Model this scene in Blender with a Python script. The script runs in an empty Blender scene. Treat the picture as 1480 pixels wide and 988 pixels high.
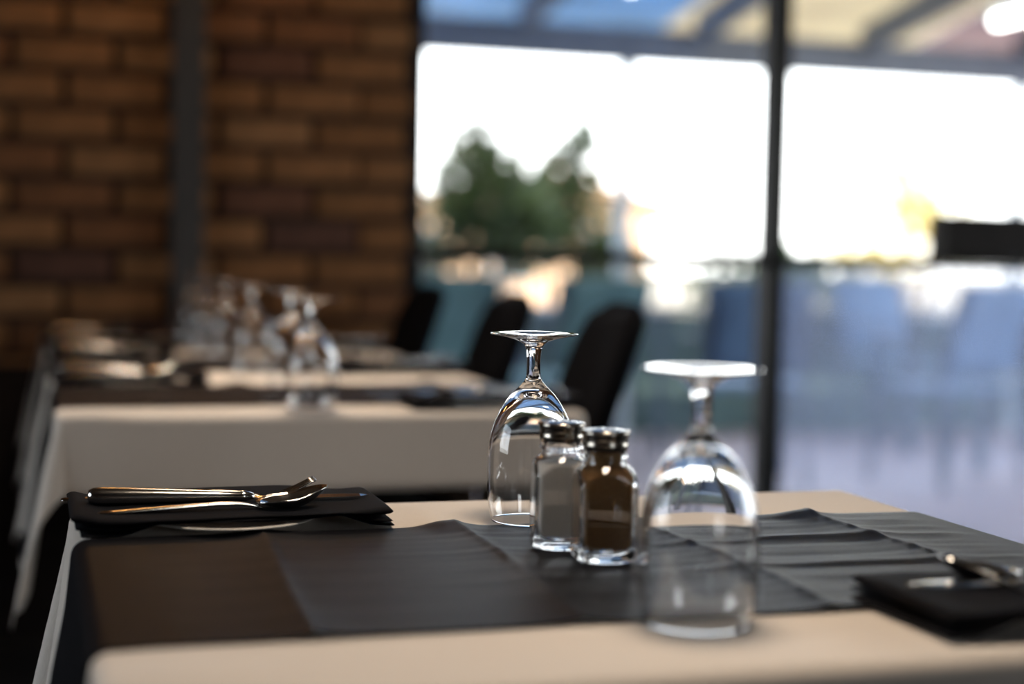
import bpy, bmesh, math, random
import numpy as np
from math import sin, cos, pi, radians, sqrt, hypot
from mathutils import Vector, Matrix

random.seed(7)
rng = np.random.default_rng(7)
scene = bpy.context.scene
COL = scene.collection

# ------------------------------------------------------------------ camera
CAM_Z = 0.974
yaw, pitch, roll = radians(17.2), radians(3.25), radians(1.15)
fw = Vector((sin(yaw) * cos(pitch), cos(yaw) * cos(pitch), -sin(pitch)))
rt = Vector((cos(yaw), -sin(yaw), 0.0))
up = rt.cross(fw)
rt2 = rt * cos(roll) + up * sin(roll)
up2 = up * cos(roll) - rt * sin(roll)
cam_data = bpy.data.cameras.new('camera')
cam_data.sensor_width = 36.0
cam_data.lens = 2261.0 / 1480.0 * 36.0
cam_data.clip_start = 0.02
cam_data.clip_end = 300
cam_data.dof.use_dof = True
cam_data.dof.focus_distance = 1.285
cam_data.dof.aperture_fstop = 2.1
cam_data.dof.aperture_blades = 0
cam = bpy.data.objects.new('camera', cam_data)
m = Matrix((rt2, up2, -fw)).transposed().to_4x4()
m.translation = Vector((0, 0, CAM_Z))
cam.matrix_world = m
COL.objects.link(cam)
scene.camera = cam

# ------------------------------------------------------------------ world, sun, exposure
world = bpy.data.worlds.new('world')
scene.world = world
world.use_nodes = True
wn = world.node_tree.nodes
wl = world.node_tree.links
wn.clear()
w_tc = wn.new('ShaderNodeTexCoord')
w_sep = wn.new('ShaderNodeSeparateXYZ')
w_ramp = wn.new('ShaderNodeValToRGB')
w_bg = wn.new('ShaderNodeBackground')
w_out = wn.new('ShaderNodeOutputWorld')
w_ramp.color_ramp.elements[0].position = 0.0
w_ramp.color_ramp.elements[0].color = (1.0, 0.985, 0.95, 1)
w_ramp.color_ramp.elements[1].position = 0.8
w_ramp.color_ramp.elements[1].color = (0.42, 0.58, 0.82, 1)
wl.new(w_tc.outputs['Generated'], w_sep.inputs[0])
wl.new(w_sep.outputs['Z'], w_ramp.inputs[0])
wl.new(w_ramp.outputs[0], w_bg.inputs[0])
w_bg.inputs[1].default_value = 7.5
wl.new(w_bg.outputs[0], w_out.inputs[0])

sun_d = bpy.data.lights.new('sun', 'SUN')
sun_d.energy = 9.0
sun_d.color = (1.0, 0.82, 0.6)
sun_d.angle = radians(0.6)
sun = bpy.data.objects.new('sun', sun_d)
sdir = Vector((-0.30 * cos(radians(33)), -0.954 * cos(radians(33)), sin(radians(33))))
sun.rotation_euler = sdir.to_track_quat('Z', 'Y').to_euler()
sun.location = (20, -10, 20)
COL.objects.link(sun)


def portal(name, loc, sx, sy, rot):
    d = bpy.data.lights.new(name, 'AREA')
    d.shape = 'RECTANGLE'
    d.size, d.size_y = sx, sy
    d.cycles.is_portal = True
    o = bpy.data.objects.new(name, d)
    o.location = loc
    o.rotation_euler = rot
    COL.objects.link(o)


portal('portal_back', (2.78, 4.10, 1.3), 3.6, 2.6, (radians(-90), 0, 0))
portal('portal_front', (1.5, -2.96, 1.6), .8, 1.0, (radians(90), 0, 0))
portal('portal_right', (4.56, 2.0, 1.6), 3.2, 1.4, (radians(90), 0, radians(90)))
portal('portal_side', (-2.36, 1.7, 1.6), 1.6, 1.2, (radians(90), 0, radians(-90)))

scene.view_settings.view_transform = 'Standard'
scene.view_settings.look = 'None'
scene.view_settings.gamma = 1.0
scene.view_settings.use_curve_mapping = False
scene.view_settings.exposure = 0.0
cy = scene.cycles
cy.max_bounces = 14
cy.diffuse_bounces = 4
cy.glossy_bounces = 6
cy.transmission_bounces = 12
cy.transparent_max_bounces = 16
cy.sample_clamp_indirect = 8.0
cy.use_denoising = True

# ------------------------------------------------------------------ materials


def mat(name, color, rough=0.6, metal=0.0, spec=0.5, noise=None, bump=None, sheen=0.0, trans=0.0, ior=1.5, coat=0.0):
    """noise=(scale, amount, stretch) colour variation; bump=(scale, strength, kind)"""
    M = bpy.data.materials.new(name)
    M.use_nodes = True
    nt = M.node_tree
    b = nt.nodes['Principled BSDF']
    b.inputs['Base Color'].default_value = (*color, 1)
    b.inputs['Roughness'].default_value = rough
    b.inputs['Metallic'].default_value = metal
    b.inputs['Specular IOR Level'].default_value = spec
    b.inputs['IOR'].default_value = ior
    b.inputs['Transmission Weight'].default_value = trans
    b.inputs['Sheen Weight'].default_value = sheen
    b.inputs['Coat Weight'].default_value = coat
    tc = nt.nodes.new('ShaderNodeTexCoord')
    if noise:
        n = nt.nodes.new('ShaderNodeTexNoise')
        n.inputs['Scale'].default_value = noise[0]
        n.inputs['Detail'].default_value = 4
        mp = nt.nodes.new('ShaderNodeMapping')
        mp.inputs['Scale'].default_value = noise[2] if len(noise) > 2 else (1, 1, 1)
        nt.links.new(tc.outputs['Object'], mp.inputs[0])
        nt.links.new(mp.outputs[0], n.inputs['Vector'])
        r = nt.nodes.new('ShaderNodeValToRGB')
        a = noise[1]
        r.color_ramp.elements[0].position = 0.3
        r.color_ramp.elements[1].position = 0.7
        r.color_ramp.elements[0].color = (*[c * (1 - a) for c in color], 1)
        r.color_ramp.elements[1].color = (*[min(1, c * (1 + a)) for c in color], 1)
        nt.links.new(n.outputs['Fac'], r.inputs[0])
        nt.links.new(r.outputs[0], b.inputs['Base Color'])
    if bump:
        bm_ = nt.nodes.new('ShaderNodeBump')
        bm_.inputs['Strength'].default_value = bump[1]
        bm_.inputs['Distance'].default_value = 0.001
        if bump[2] == 'weave':
            outs = []
            for d in ('X', 'Y'):
                w = nt.nodes.new('ShaderNodeTexWave')
                w.bands_direction = d
                w.inputs['Scale'].default_value = bump[0]
                w.inputs['Distortion'].default_value = 0.6
                nt.links.new(tc.outputs['Object'], w.inputs['Vector'])
                outs.append(w)
            mx = nt.nodes.new('ShaderNodeMath')
            mx.operation = 'ADD'
            nt.links.new(outs[0].outputs['Fac'], mx.inputs[0])
            nt.links.new(outs[1].outputs['Fac'], mx.inputs[1])
            nt.links.new(mx.outputs[0], bm_.inputs['Height'])
        else:
            n = nt.nodes.new('ShaderNodeTexNoise')
            n.inputs['Scale'].default_value = bump[0]
            n.inputs['Detail'].default_value = 5
            nt.links.new(tc.outputs['Object'], n.inputs['Vector'])
            nt.links.new(n.outputs['Fac'], bm_.inputs['Height'])
        nt.links.new(bm_.outputs[0], b.inputs['Normal'])
    return M


def glass_pane_mat(name, tint=(1, 1, 1), overlay=0.0, overlay_col=(0.6, 0.68, 0.85)):
    M = bpy.data.materials.new(name)
    M.use_nodes = True
    nt = M.node_tree
    nt.nodes.clear()
    out = nt.nodes.new('ShaderNodeOutputMaterial')
    t = nt.nodes.new('ShaderNodeBsdfTransparent')
    t.inputs[0].default_value = (*tint, 1)
    g = nt.nodes.new('ShaderNodeBsdfGlossy')
    g.inputs['Roughness'].default_value = 0.01
    f = nt.nodes.new('ShaderNodeFresnel')
    f.inputs['IOR'].default_value = 1.45
    mx = nt.nodes.new('ShaderNodeMixShader')
    nt.links.new(f.outputs[0], mx.inputs[0])
    nt.links.new(t.outputs[0], mx.inputs[1])
    nt.links.new(g.outputs[0], mx.inputs[2])
    last = mx
    if overlay > 0:
        tl = nt.nodes.new('ShaderNodeBsdfTranslucent')
        tl.inputs[0].default_value = (*overlay_col, 1)
        # pale bluish translucent layer over the glass, in fine horizontal lines
        tc = nt.nodes.new('ShaderNodeTexCoord')
        w = nt.nodes.new('ShaderNodeTexWave')
        w.bands_direction = 'Z'
        w.inputs['Scale'].default_value = 22
        nt.links.new(tc.outputs['Object'], w.inputs['Vector'])
        mr = nt.nodes.new('ShaderNodeMapRange')
        mr.inputs['To Min'].default_value = overlay * 0.75
        mr.inputs['To Max'].default_value = overlay * 1.25
        nt.links.new(w.outputs['Fac'], mr.inputs[0])
        m2 = nt.nodes.new('ShaderNodeMixShader')
        nt.links.new(mr.outputs[0], m2.inputs[0])
        nt.links.new(mx.outputs[0], m2.inputs[1])
        nt.links.new(tl.outputs[0], m2.inputs[2])
        last = m2
    nt.links.new(last.outputs[0], out.inputs[0])
    return M


def leaf_mat(name, color, transl=0.45, spec=0.4, vary=0.4):
    M = bpy.data.materials.new(name)
    M.use_nodes = True
    nt = M.node_tree
    b = nt.nodes['Principled BSDF']
    out = nt.nodes['Material Output']
    b.inputs['Roughness'].default_value = 0.35
    b.inputs['Specular IOR Level'].default_value = spec
    tc = nt.nodes.new('ShaderNodeTexCoord')
    n = nt.nodes.new('ShaderNodeTexNoise')
    n.inputs['Scale'].default_value = 9
    nt.links.new(tc.outputs['Object'], n.inputs['Vector'])
    r = nt.nodes.new('ShaderNodeValToRGB')
    r.color_ramp.elements[0].position = 0.35
    r.color_ramp.elements[1].position = 0.65
    r.color_ramp.elements[0].color = (*[c * (1 - vary) for c in color], 1)
    r.color_ramp.elements[1].color = (*[min(1, c * (1 + vary)) for c in color], 1)
    nt.links.new(n.outputs['Fac'], r.inputs[0])
    nt.links.new(r.outputs[0], b.inputs['Base Color'])
    t = nt.nodes.new('ShaderNodeBsdfTranslucent')
    nt.links.new(r.outputs[0], t.inputs[0])
    mx = nt.nodes.new('ShaderNodeMixShader')
    mx.inputs[0].default_value = transl
    nt.links.new(b.outputs[0], mx.inputs[1])
    nt.links.new(t.outputs[0], mx.inputs[2])
    nt.links.new(mx.outputs[0], out.inputs[0])
    return M


def emit_mat(name, color, strength):
    M = bpy.data.materials.new(name)
    M.use_nodes = True
    nt = M.node_tree
    nt.nodes.clear()
    out = nt.nodes.new('ShaderNodeOutputMaterial')
    e = nt.nodes.new('ShaderNodeEmission')
    e.inputs[0].default_value = (*color, 1)
    e.inputs[1].default_value = strength
    nt.links.new(e.outputs[0], out.inputs[0])
    return M


def sheet_mat(name, color, transl):
    """roof sheet: painted metal (transl 0) or fibreglass that lets light through"""
    M = bpy.data.materials.new(name)
    M.use_nodes = True
    nt = M.node_tree
    b = nt.nodes['Principled BSDF']
    out = nt.nodes['Material Output']
    b.inputs['Base Color'].default_value = (*color, 1)
    b.inputs['Roughness'].default_value = 0.45
    n = nt.nodes.new('ShaderNodeTexNoise')
    n.inputs['Scale'].default_value = 2.5
    r = nt.nodes.new('ShaderNodeValToRGB')
    r.color_ramp.elements[0].color = (*[c * 0.7 for c in color], 1)
    r.color_ramp.elements[1].color = (*[min(1, c * 1.25) for c in color], 1)
    tc = nt.nodes.new('ShaderNodeTexCoord')
    nt.links.new(tc.outputs['Object'], n.inputs['Vector'])
    nt.links.new(n.outputs['Fac'], r.inputs[0])
    nt.links.new(r.outputs[0], b.inputs['Base Color'])
    t = nt.nodes.new('ShaderNodeBsdfTranslucent')
    nt.links.new(r.outputs[0], t.inputs[0])
    mx = nt.nodes.new('ShaderNodeMixShader')
    mx.inputs[0].default_value = transl
    nt.links.new(b.outputs[0], mx.inputs[1])
    nt.links.new(t.outputs[0], mx.inputs[2])
    nt.links.new(mx.outputs[0], out.inputs[0])
    return M


M = {}
M['cloth'] = mat('cream_linen', (0.74, 0.66, 0.58), 0.85, spec=0.2, noise=(260, 0.05, (1, 6, 1)), bump=(420, 0.25, 'weave'), sheen=0.15)
M['runner'] = mat('black_runner_cloth', (0.008, 0.008, 0.010), 0.42, spec=0.09, noise=(60, 0.3, (1, 8, 1)), bump=(420, 0.2, 'weave'))
M['napkin'] = mat('black_napkin_cloth', (0.005, 0.005, 0.007), 0.8, spec=0.12, bump=(420, 0.3, 'weave'), sheen=0.0)
M['glass'] = mat('clear_glass', (1, 1, 1), 0.0, trans=1.0, ior=1.5)
M['steel'] = mat('polished_steel', (0.72, 0.70, 0.67), 0.13, metal=1.0, noise=(40, 0.05))
M['cap'] = mat('dark_chrome_cap', (0.36, 0.33, 0.29), 0.2, metal=1.0, noise=(60, 0.1))
M['hole'] = mat('cap_hole_black', (0.005, 0.005, 0.005), 0.9)
M['pepper'] = mat('ground_pepper', (0.21, 0.115, 0.05), 0.95, spec=0.1, noise=(900, 0.5), bump=(900, 0.6, 'noise'))
M['salt'] = mat('table_salt', (0.85, 0.82, 0.78), 0.9, spec=0.2, noise=(900, 0.08), bump=(900, 0.4, 'noise'))
M['plate'] = mat('white_glazed_china', (0.72, 0.68, 0.62), 0.22, spec=0.5, noise=(12, 0.02))
M['wood'] = mat('dark_table_wood', (0.06, 0.035, 0.02), 0.5, noise=(8, 0.3, (1, 12, 1)))
M['chair_fabric'] = mat('black_upholstery', (0.004, 0.004, 0.005), 0.95, spec=0.05, bump=(300, 0.3, 'weave'))
M['chair_leg'] = mat('black_chair_metal', (0.012, 0.012, 0.012), 0.5, noise=(20, 0.2))
M['mortar'] = mat('dark_raked_mortar', (0.055, 0.034, 0.024), 0.95, spec=0.1, noise=(30, 0.3), bump=(60, 0.5, 'noise'))
BRICK_COLS = [(0.235, 0.115, 0.050), (0.21, 0.10, 0.042), (0.18, 0.082, 0.038), (0.26, 0.135, 0.062), (0.125, 0.058, 0.036), (0.10, 0.05, 0.036)]
for i, c in enumerate(BRICK_COLS):
    M['brick%d' % i] = mat('fired_clay_%d' % i, c, 0.9, spec=0.15, noise=(14, 0.25), bump=(90, 0.6, 'noise'))
M['shade_panel'] = mat('dark_wall_shade', (0.016, 0.010, 0.008), 0.7, spec=0.2, noise=(6, 0.3, (1, 1, 8)))  # near-black colour stands in for shade low on the bricks
M['post'] = mat('charcoal_steel_post', (0.042, 0.038, 0.036), 0.55, noise=(6, 0.15))
M['frame'] = mat('dark_bronze_frame', (0.016, 0.015, 0.015), 0.6, spec=0.2, noise=(8, 0.15))
M['lockbox'] = mat('dark_brown_rail_box', (0.022, 0.018, 0.016), 0.7, spec=.2, noise=(10, 0.2))
M['pane'] = glass_pane_mat('window_glass', (0.97, 0.985, 0.99))
M['overlay_pane'] = glass_pane_mat('bluish_banded_glass', (0.93, 0.96, 1.0), 0.12, (0.62, 0.70, 0.92))
M['plaster'] = mat('umber_plaster', (0.13, 0.10, 0.08), 0.9, noise=(3, 0.08), bump=(40, 0.2, 'noise'))
M['ceiling'] = mat('dark_timber_ceiling_paint', (0.14, 0.11, 0.09), 0.95, noise=(2, 0.04))
M['carpet'] = mat('dark_brown_carpet', (0.025, 0.02, 0.018), 0.95, spec=0.1, noise=(120, 0.35), bump=(300, 0.8, 'noise'))
M['paver'] = mat('pinkish_porch_paving', (0.40, 0.32, 0.33), 0.55, noise=(1.4, 0.22), bump=(40, 0.3, 'noise'))
M['ground'] = mat('pale_sandy_ground', (0.36, 0.28, 0.19), 0.95, noise=(0.6, 0.25))
M['beam'] = mat('slate_blue_beam_paint', (0.13, 0.16, 0.22), 0.6, noise=(5, 0.15))
M['porch_post'] = mat('pale_blue_grey_post_paint', (0.35, 0.42, 0.48), 0.6, noise=(5, 0.1))
M['rail'] = mat('dark_green_rail_paint', (0.03, 0.04, 0.035), 0.6, noise=(5, 0.15))
M['lowwall'] = mat('teal_grey_render', (0.06, 0.105, 0.11), 0.85, noise=(2.0, 0.25))
M['blue_fabric'] = mat('steel_blue_sling', (0.10, 0.19, 0.33), 0.7, noise=(12, 0.15))
M['teal_fabric'] = mat('teal_sling', (0.10, 0.21, 0.23), 0.7, noise=(12, 0.15))
M['patio_metal'] = mat('blue_grey_patio_metal', (0.055, 0.085, 0.13), 0.5, noise=(12, 0.1))
M['sheet_blue'] = sheet_mat('blue_roof_sheet', (0.38, 0.54, 0.70), 0.40)
M['sheet_grey'] = sheet_mat('lilac_grey_roof_sheet', (0.40, 0.38, 0.46), 0.3)
M['sheet_cream'] = sheet_mat('cream_fibreglass_sheet', (0.85, 0.70, 0.52), 0.5)
M['sheet_pink'] = sheet_mat('pinkish_fibreglass_sheet', (0.62, 0.47, 0.46), 0.4)
M['tube'] = emit_mat('lit_fluorescent_tube', (1.0, 0.98, 0.92), 14.0)
M['bulb'] = emit_mat('warm_lamp_bulb', (1.0, 0.50, 0.16), 21.0)
M['shade'] = mat('dark_metal_lamp_shade', (0.03, 0.025, 0.02), 0.5, noise=(10, 0.1))
M['shed_wall'] = mat('peach_rendered_wall', (0.62, 0.42, 0.27), 0.9, noise=(2, 0.12))
M['shed_roof'] = mat('tan_tile_roof', (0.42, 0.30, 0.20), 0.9, noise=(3, 0.2))
M['leaf_dark'] = leaf_mat('dark_green_leaf', (0.034, 0.052, 0.018))
M['leaf_mid'] = leaf_mat('mid_green_leaf', (0.055, 0.09, 0.035))
M['leaf_yellow'] = leaf_mat('golden_green_leaf', (0.70, 0.60, 0.28), vary=0.2)
M['bark'] = mat('grey_brown_bark', (0.10, 0.07, 0.05), 0.9, noise=(12, 0.3))

# ------------------------------------------------------------------ helpers


def obj(name, verts, faces, material, parent=None, smooth=True, loc=(0, 0, 0), rotz=0.0):
    me = bpy.data.meshes.new(name)
    me.from_pydata([tuple(v) for v in verts], [], [tuple(f) for f in faces])
    me.materials.append(material)
    if smooth:
        me.polygons.foreach_set('use_smooth', [True] * len(me.polygons))
    me.update()
    o = bpy.data.objects.new(name, me)
    o.location = loc
    o.rotation_euler = (0, 0, rotz)
    COL.objects.link(o)
    if parent is not None:
        o.parent = parent
    return o


def bm_obj(name, bm, material, parent=None, smooth=False, loc=(0, 0, 0), rotz=0.0):
    bmesh.ops.recalc_face_normals(bm, faces=bm.faces[:])
    me = bpy.data.meshes.new(name)
    bm.to_mesh(me)
    bm.free()
    me.materials.append(material)
    if smooth:
        me.polygons.foreach_set('use_smooth', [True] * len(me.polygons))
    o = bpy.data.objects.new(name, me)
    o.location = loc
    o.rotation_euler = (0, 0, rotz)
    COL.objects.link(o)
    if parent is not None:
        o.parent = parent
    return o


def add_box(bm, x0, x1, y0, y1, z0, z1, bevel=0.0, seg=1):
    r = bmesh.ops.create_cube(bm, size=1.0)
    vs = r['verts']
    for v in vs:
        v.co = Vector(((x0 + x1) / 2 + v.co.x * (x1 - x0), (y0 + y1) / 2 + v.co.y * (y1 - y0), (z0 + z1) / 2 + v.co.z * (z1 - z0)))
    if bevel > 0:
        es = list({e for v in vs for e in v.link_edges})
        bmesh.ops.bevel(bm, geom=es, offset=bevel, segments=seg, affect='EDGES', profile=0.5)


def box(name, x0, x1, y0, y1, z0, z1, material, parent=None, bevel=0.0, seg=1, **k):
    bm = bmesh.new()
    add_box(bm, x0, x1, y0, y1, z0, z1, bevel, seg)
    return bm_obj(name, bm, material, parent, **k)


def lathe(profile, n=48, close=True):
    """profile list of (r, z); r==0 end points become poles"""
    verts, faces, rings = [], [], []
    for r, z in profile:
        if r < 1e-7:
            rings.append([len(verts)])
            verts.append((0, 0, z))
        else:
            rings.append(list(range(len(verts), len(verts) + n)))
            verts += [(r * cos(2 * pi * k / n), r * sin(2 * pi * k / n), z) for k in range(n)]
    pairs = list(zip(rings[:-1], rings[1:]))
    for a, b in pairs:
        for k in range(n):
            k2 = (k + 1) % n
            if len(a) == 1 and len(b) == 1:
                continue
            if len(a) == 1:
                faces.append((a[0], b[k2], b[k]))
            elif len(b) == 1:
                faces.append((a[k], a[k2], b[0]))
            else:
                faces.append((a[k], a[k2], b[k2], b[k]))
    return verts, faces


def fix_normals(o):
    bm = bmesh.new()
    bm.from_mesh(o.data)
    bmesh.ops.recalc_face_normals(bm, faces=bm.faces[:])
    bm.to_mesh(o.data)
    bm.free()
    return o


def loft(sections, cap=True):
    """sections: list of equal-length lists of points"""
    n = len(sections[0])
    verts = [p for s in sections for p in s]
    faces = []
    for i in range(len(sections) - 1):
        for k in range(n):
            a, b = i * n + k, i * n + (k + 1) % n
            faces.append((a, b, b + n, a + n))
    if cap:
        faces.append(tuple(range(n))[::-1])
        faces.append(tuple((len(sections) - 1) * n + k for k in range(n)))
    return verts, faces


def tube(path, r, n=10):
    """round bar along a list of points; r scalar or list"""
    secs = []
    P = [Vector(p) for p in path]
    for i, p in enumerate(P):
        d = (P[min(i + 1, len(P) - 1)] - P[max(i - 1, 0)]).normalized()
        a = d.cross(Vector((0, 0, 1)))
        if a.length < 0.05:
            a = d.cross(Vector((1, 0, 0)))
        a.normalize()
        b = d.cross(a).normalized()
        rr = r[i] if isinstance(r, (list, tuple)) else r
        secs.append([tuple(p + a * rr * cos(2 * pi * k / n) + b * rr * sin(2 * pi * k / n)) for k in range(n)])
    return loft(secs)


def interp(x, xs, ys):
    return float(np.interp(x, xs, ys))


def smoothstep(a, b, x):
    t = max(0.0, min(1.0, (x - a) / (b - a)))
    return t * t * (3 - 2 * t)


def empty(name, loc=(0, 0, 0), rotz=0.0):
    o = bpy.data.objects.new(name, None)
    o.empty_display_size = 0.05
    o.location = loc
    o.rotation_euler = (0, 0, rotz)
    COL.objects.link(o)
    return o


def tag(o, label=None, cat=None, group=None, kind=None):
    if label:
        o['label'] = label
    if cat:
        o['category'] = cat
    if group:
        o['group'] = group
    if kind:
        o['kind'] = kind
    return o


def copy_tree(o, parent=None):
    c = o.copy()
    COL.objects.link(c)
    c.parent = parent
    for ch in list(o.children):
        copy_tree(ch, c)
    return c


def struct(o):
    o['kind'] = 'structure'
    return o


# ------------------------------------------------------------------ the room
RX0, RX1, RY0, RY1, RH = -2.4, 4.6, -3.0, 4.0, 2.75
WX = 0.953      # where the brickwork ends and the glass wall begins
YW = 4.0        # room face of the brick wall

struct(box('floor', RX0 - .1, RX1 + .1, RY0 - .1, RY1 + .08, -0.1, 0.0, M['carpet']))
struct(box('ceiling', RX0 - .1, RX1 + .1, RY0 - .1, RY1 + .25, RH, RH + .1, M['ceiling']))


def wall_with_hole(name, horiz, pos, thick, a0, a1, h0, h1, material):
    """horiz 'x' wall runs along X at Y=pos; 'y' runs along Y at X=pos; opening a0..a1, h0..h1"""
    bm = bmesh.new()
    lo, hi = (RX0 - .12, RX1 + .12) if horiz == 'x' else (RY0, RY1 + .09)
    for u0, u1, z0, z1 in ((lo, a0, 0, RH), (a1, hi, 0, RH), (a0, a1, 0, h0), (a0, a1, h1, RH)):
        if horiz == 'x':
            add_box(bm, u0, u1, pos, pos + thick, z0, z1)
        else:
            add_box(bm, pos, pos + thick, u0, u1, z0, z1)
    return struct(bm_obj(name, bm, material))


wall_with_hole('wall_front', 'x', RY0 - .12, .12, 1.1, 1.9, 1.1, 2.1, M['plaster'])
wall_with_hole('wall_right', 'y', RX1, .12, .4, 3.6, 0.9, 2.3, M['plaster'])
wall_with_hole('wall_left', 'y', RX0 - .12, .12, 0.9, 2.5, 1.0, 2.2, M['plaster'])


def simple_window(name, horiz, pos, a0, a1, h0, h1, n):
    w = struct(empty(name, (0, 0, 0)))
    def bar(nm, u0, u1, z0, z1, t, mt):
        if horiz == 'x':
            return box(nm, u0, u1, pos - t / 2, pos + t / 2, z0, z1, mt, w)
        return box(nm, pos - t / 2, pos + t / 2, u0, u1, z0, z1, mt, w)
    bar('sill', a0, a1, h0, h0 + .04, .07, M['frame'])
    bar('head', a0, a1, h1 - .04, h1, .07, M['frame'])
    bw = (a1 - a0) / n
    for k in range(n + 1):
        x = a0 + k * bw
        bar('mullion', max(a0, x - .02), min(a1, x + .02), h0 + .04, h1 - .04, .06, M['frame'])
    for k in range(n):
        bar('pane', a0 + k * bw + .02, a0 + (k + 1) * bw - .02, h0 + .04, h1 - .04, .006, M['pane'])
    return w


simple_window('window_2', 'x', RY0 - .06, 1.1, 1.9, 1.1, 2.1, 1)
simple_window('window_3', 'y', RX0 - .06, 0.9, 2.5, 1.0, 2.2, 2)
simple_window('window_4', 'y', RX1 + .06, .4, 3.6, 0.9, 2.3, 3)

# brick wall: a mortar backing with every brick its own piece
wb = box('wall_back', RX0 - .1, WX, YW + .014, YW + .24, 0, RH, M['mortar'])
struct(wb)
BL, BH, CH, PER = 0.226, 0.066, 0.0865, 0.246


def brick_mesh(L, i):
    bm = bmesh.new()
    add_box(bm, -L / 2, L / 2, -.016, .05, -BH / 2, BH / 2, 0.004, 1)
    me = bpy.data.meshes.new('brick')
    bmesh.ops.recalc_face_normals(bm, faces=bm.faces[:])
    bm.to_mesh(me)
    bm.free()
    me.materials.append(M['brick%d' % i])
    return me


full = [brick_mesh(BL, i) for i in range(len(BRICK_COLS))]
cutc = {}
far_bm = bmesh.new()
rows = int(RH / CH)
for r in range(rows):
    zc = 0.012 + CH * (r + .5)
    off = (0.5 * PER if r % 2 else 0.0) + 0.02
    k = 0
    xe = WX - off
    spans = []
    if off > 0.06:
        spans.append((WX - off + .012, WX - .004))
    while xe > RX0:
        spans.append((max(RX0, xe - BL), xe))
        xe -= PER
    for a, b in spans:
        L = round(b - a, 3)
        if L < 0.04:
            continue
        ci = random.choices(range(6), (5, 5, 4, 3, 2.2, 1.6))[0]
        near = b > -1.0 and 0.35 < zc < 2.36
        dy = random.uniform(-.004, .004)
        if near:
            if abs(L - BL) < .002:
                me = full[ci]
            else:
                me = cutc.setdefault((L, ci), brick_mesh(L, ci))
            o = bpy.data.objects.new('brick', me)
            o.location = ((a + b) / 2, YW + .012 + dy, zc)
            o.parent = wb
            COL.objects.link(o)
        else:
            add_box(far_bm, a, b, YW - .004 + dy, YW + .05, zc - BH / 2, zc + BH / 2)
rb = bm_obj('brickwork', far_bm, M['brick1'], wb)
rb['kind'] = 'stuff'

struct(box('shade_panel_back', RX0, .325, YW - .03, YW + .012, 0, .68, M['shade_panel']))  # added dark panel imitating the shade on the lower wall

# steel post standing against the bricks
p = tag(empty('steel_post', (0.376, YW - .034, 0)), 'charcoal square steel post standing against the brick wall', 'post')
box('shaft', -.0375, .0375, -.022, .022, 0.008, RH - .005, M['post'], p, bevel=.004, seg=2)
box('base_plate', -.07, .07, -.026, .026, 0.0005, 0.008, M['post'], p)

# glass wall: frame pieces and panes, from the bricks to the right-hand wall
GY = YW + .05
win = struct(empty('window_1', (0, 0, 0)))
TZ = 0.968      # height of the transom
door_x0, door_x1 = 2.045, 3.35
xs = [WX, 2.022, door_x1 + .02, RX1]
box('jamb', WX, WX + .035, GY - .04, GY + .06, 0, RH, M['frame'], win)
for x in xs[1:-1]:
    box('mullion', x - .025, x + .025, GY - .045, GY + .045, 0, RH, M['frame'], win, bevel=.003)
box('jamb', RX1 - .04, RX1, GY - .04, GY + .06, 0, RH, M['frame'], win)
for i in range(len(xs) - 1):
    a = xs[i] + (.035 if i == 0 else .025)
    b = xs[i + 1] - (.04 if i == len(xs) - 2 else .025)
    if i == 1:
        continue
    box('head', a, b, GY - .03, GY + .03, RH - .05, RH, M['frame'], win)
    box('sill', a, b, GY - .03, GY + .03, 0, .06, M['frame'], win)
    box('transom', a, b, GY - .03, GY + .03, TZ - .018, TZ + .018, M['frame'], win)
    box('pane', a, b, GY - .003, GY + .003, TZ + .018, RH - .05, M['pane'], win)
    box('pane', a, b, GY - .003, GY + .003, .06, TZ - .018, M['pane'], win)
# the door leaf right of the first mullion
door = struct(empty('door_1', (0, 0, 0)))
a, b = 2.047, door_x1 - .005
box('head', a, b, GY - .03, GY + .03, RH - .05, RH, M['frame'], door)
box('bottom_rail', a, b, GY - .03, GY + .03, 0.005, .08, M['frame'], door)
box('middle_rail', a, b, GY - .03, GY + .03, TZ - .018, TZ + .018, M['frame'], door)
box('pane', a, b, GY - .003, GY + .003, TZ + .018, RH - .05, M['pane'], door)
box('bluish_pane', a, b, GY - .003, GY + .003, .08, TZ - .018, M['overlay_pane'], door)['label'] = 'hazy lower pane with fine bluish lines'
lb = box('lock_box', 2.545, b, GY - .065, GY + .03, TZ + .0185, 1.116, M['lockbox'], door, bevel=.004)
lb['label'] = 'dark rectangular box on the middle rail'


# ------------------------------------------------------------------ veranda and garden outside
struct(box('floor_veranda', -3, 12, RY1 + .08, 8.3, -.12, -.02, M['paver']))
gv, gf = [], []
struct(box('ground', -60, 90, -60, 120, -.4, -.13, M['ground']))
vr = struct(empty('roof_veranda', (0, 0, 0)))
SLOPE = (2.86 - 2.20) / 4.1


def roof_z(y):
    return 2.86 - SLOPE * (y - 4.2)


def roof_sheet(x0, x1, mt):
    """corrugated sheet with real thickness, sloping down away from the house"""
    n = max(8, int((x1 - x0) / .019))
    v, f = [], []
    for yy in (4.25, 8.45):
        for t in (0, .004):
            for k in range(n + 1):
                x = x0 + (x1 - x0) * k / n
                v.append((x, yy, roof_z(yy) + .06 + t + .008 * sin(x * 2 * pi / .076)))
    N = n + 1
    for k in range(n):
        f += [(k, k + 1, 2 * N + k + 1, 2 * N + k), (N + k, 3 * N + k, 3 * N + k + 1, N + k + 1), (k, N + k, N + k + 1, k + 1), (2 * N + k, 2 * N + k + 1, 3 * N + k + 1, 3 * N + k)]
    f += [(0, 2 * N, 3 * N, N), (n, N + n, 3 * N + n, 2 * N + n)]
    return fix_normals(obj('roof_sheet', v, f, mt, vr))


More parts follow.
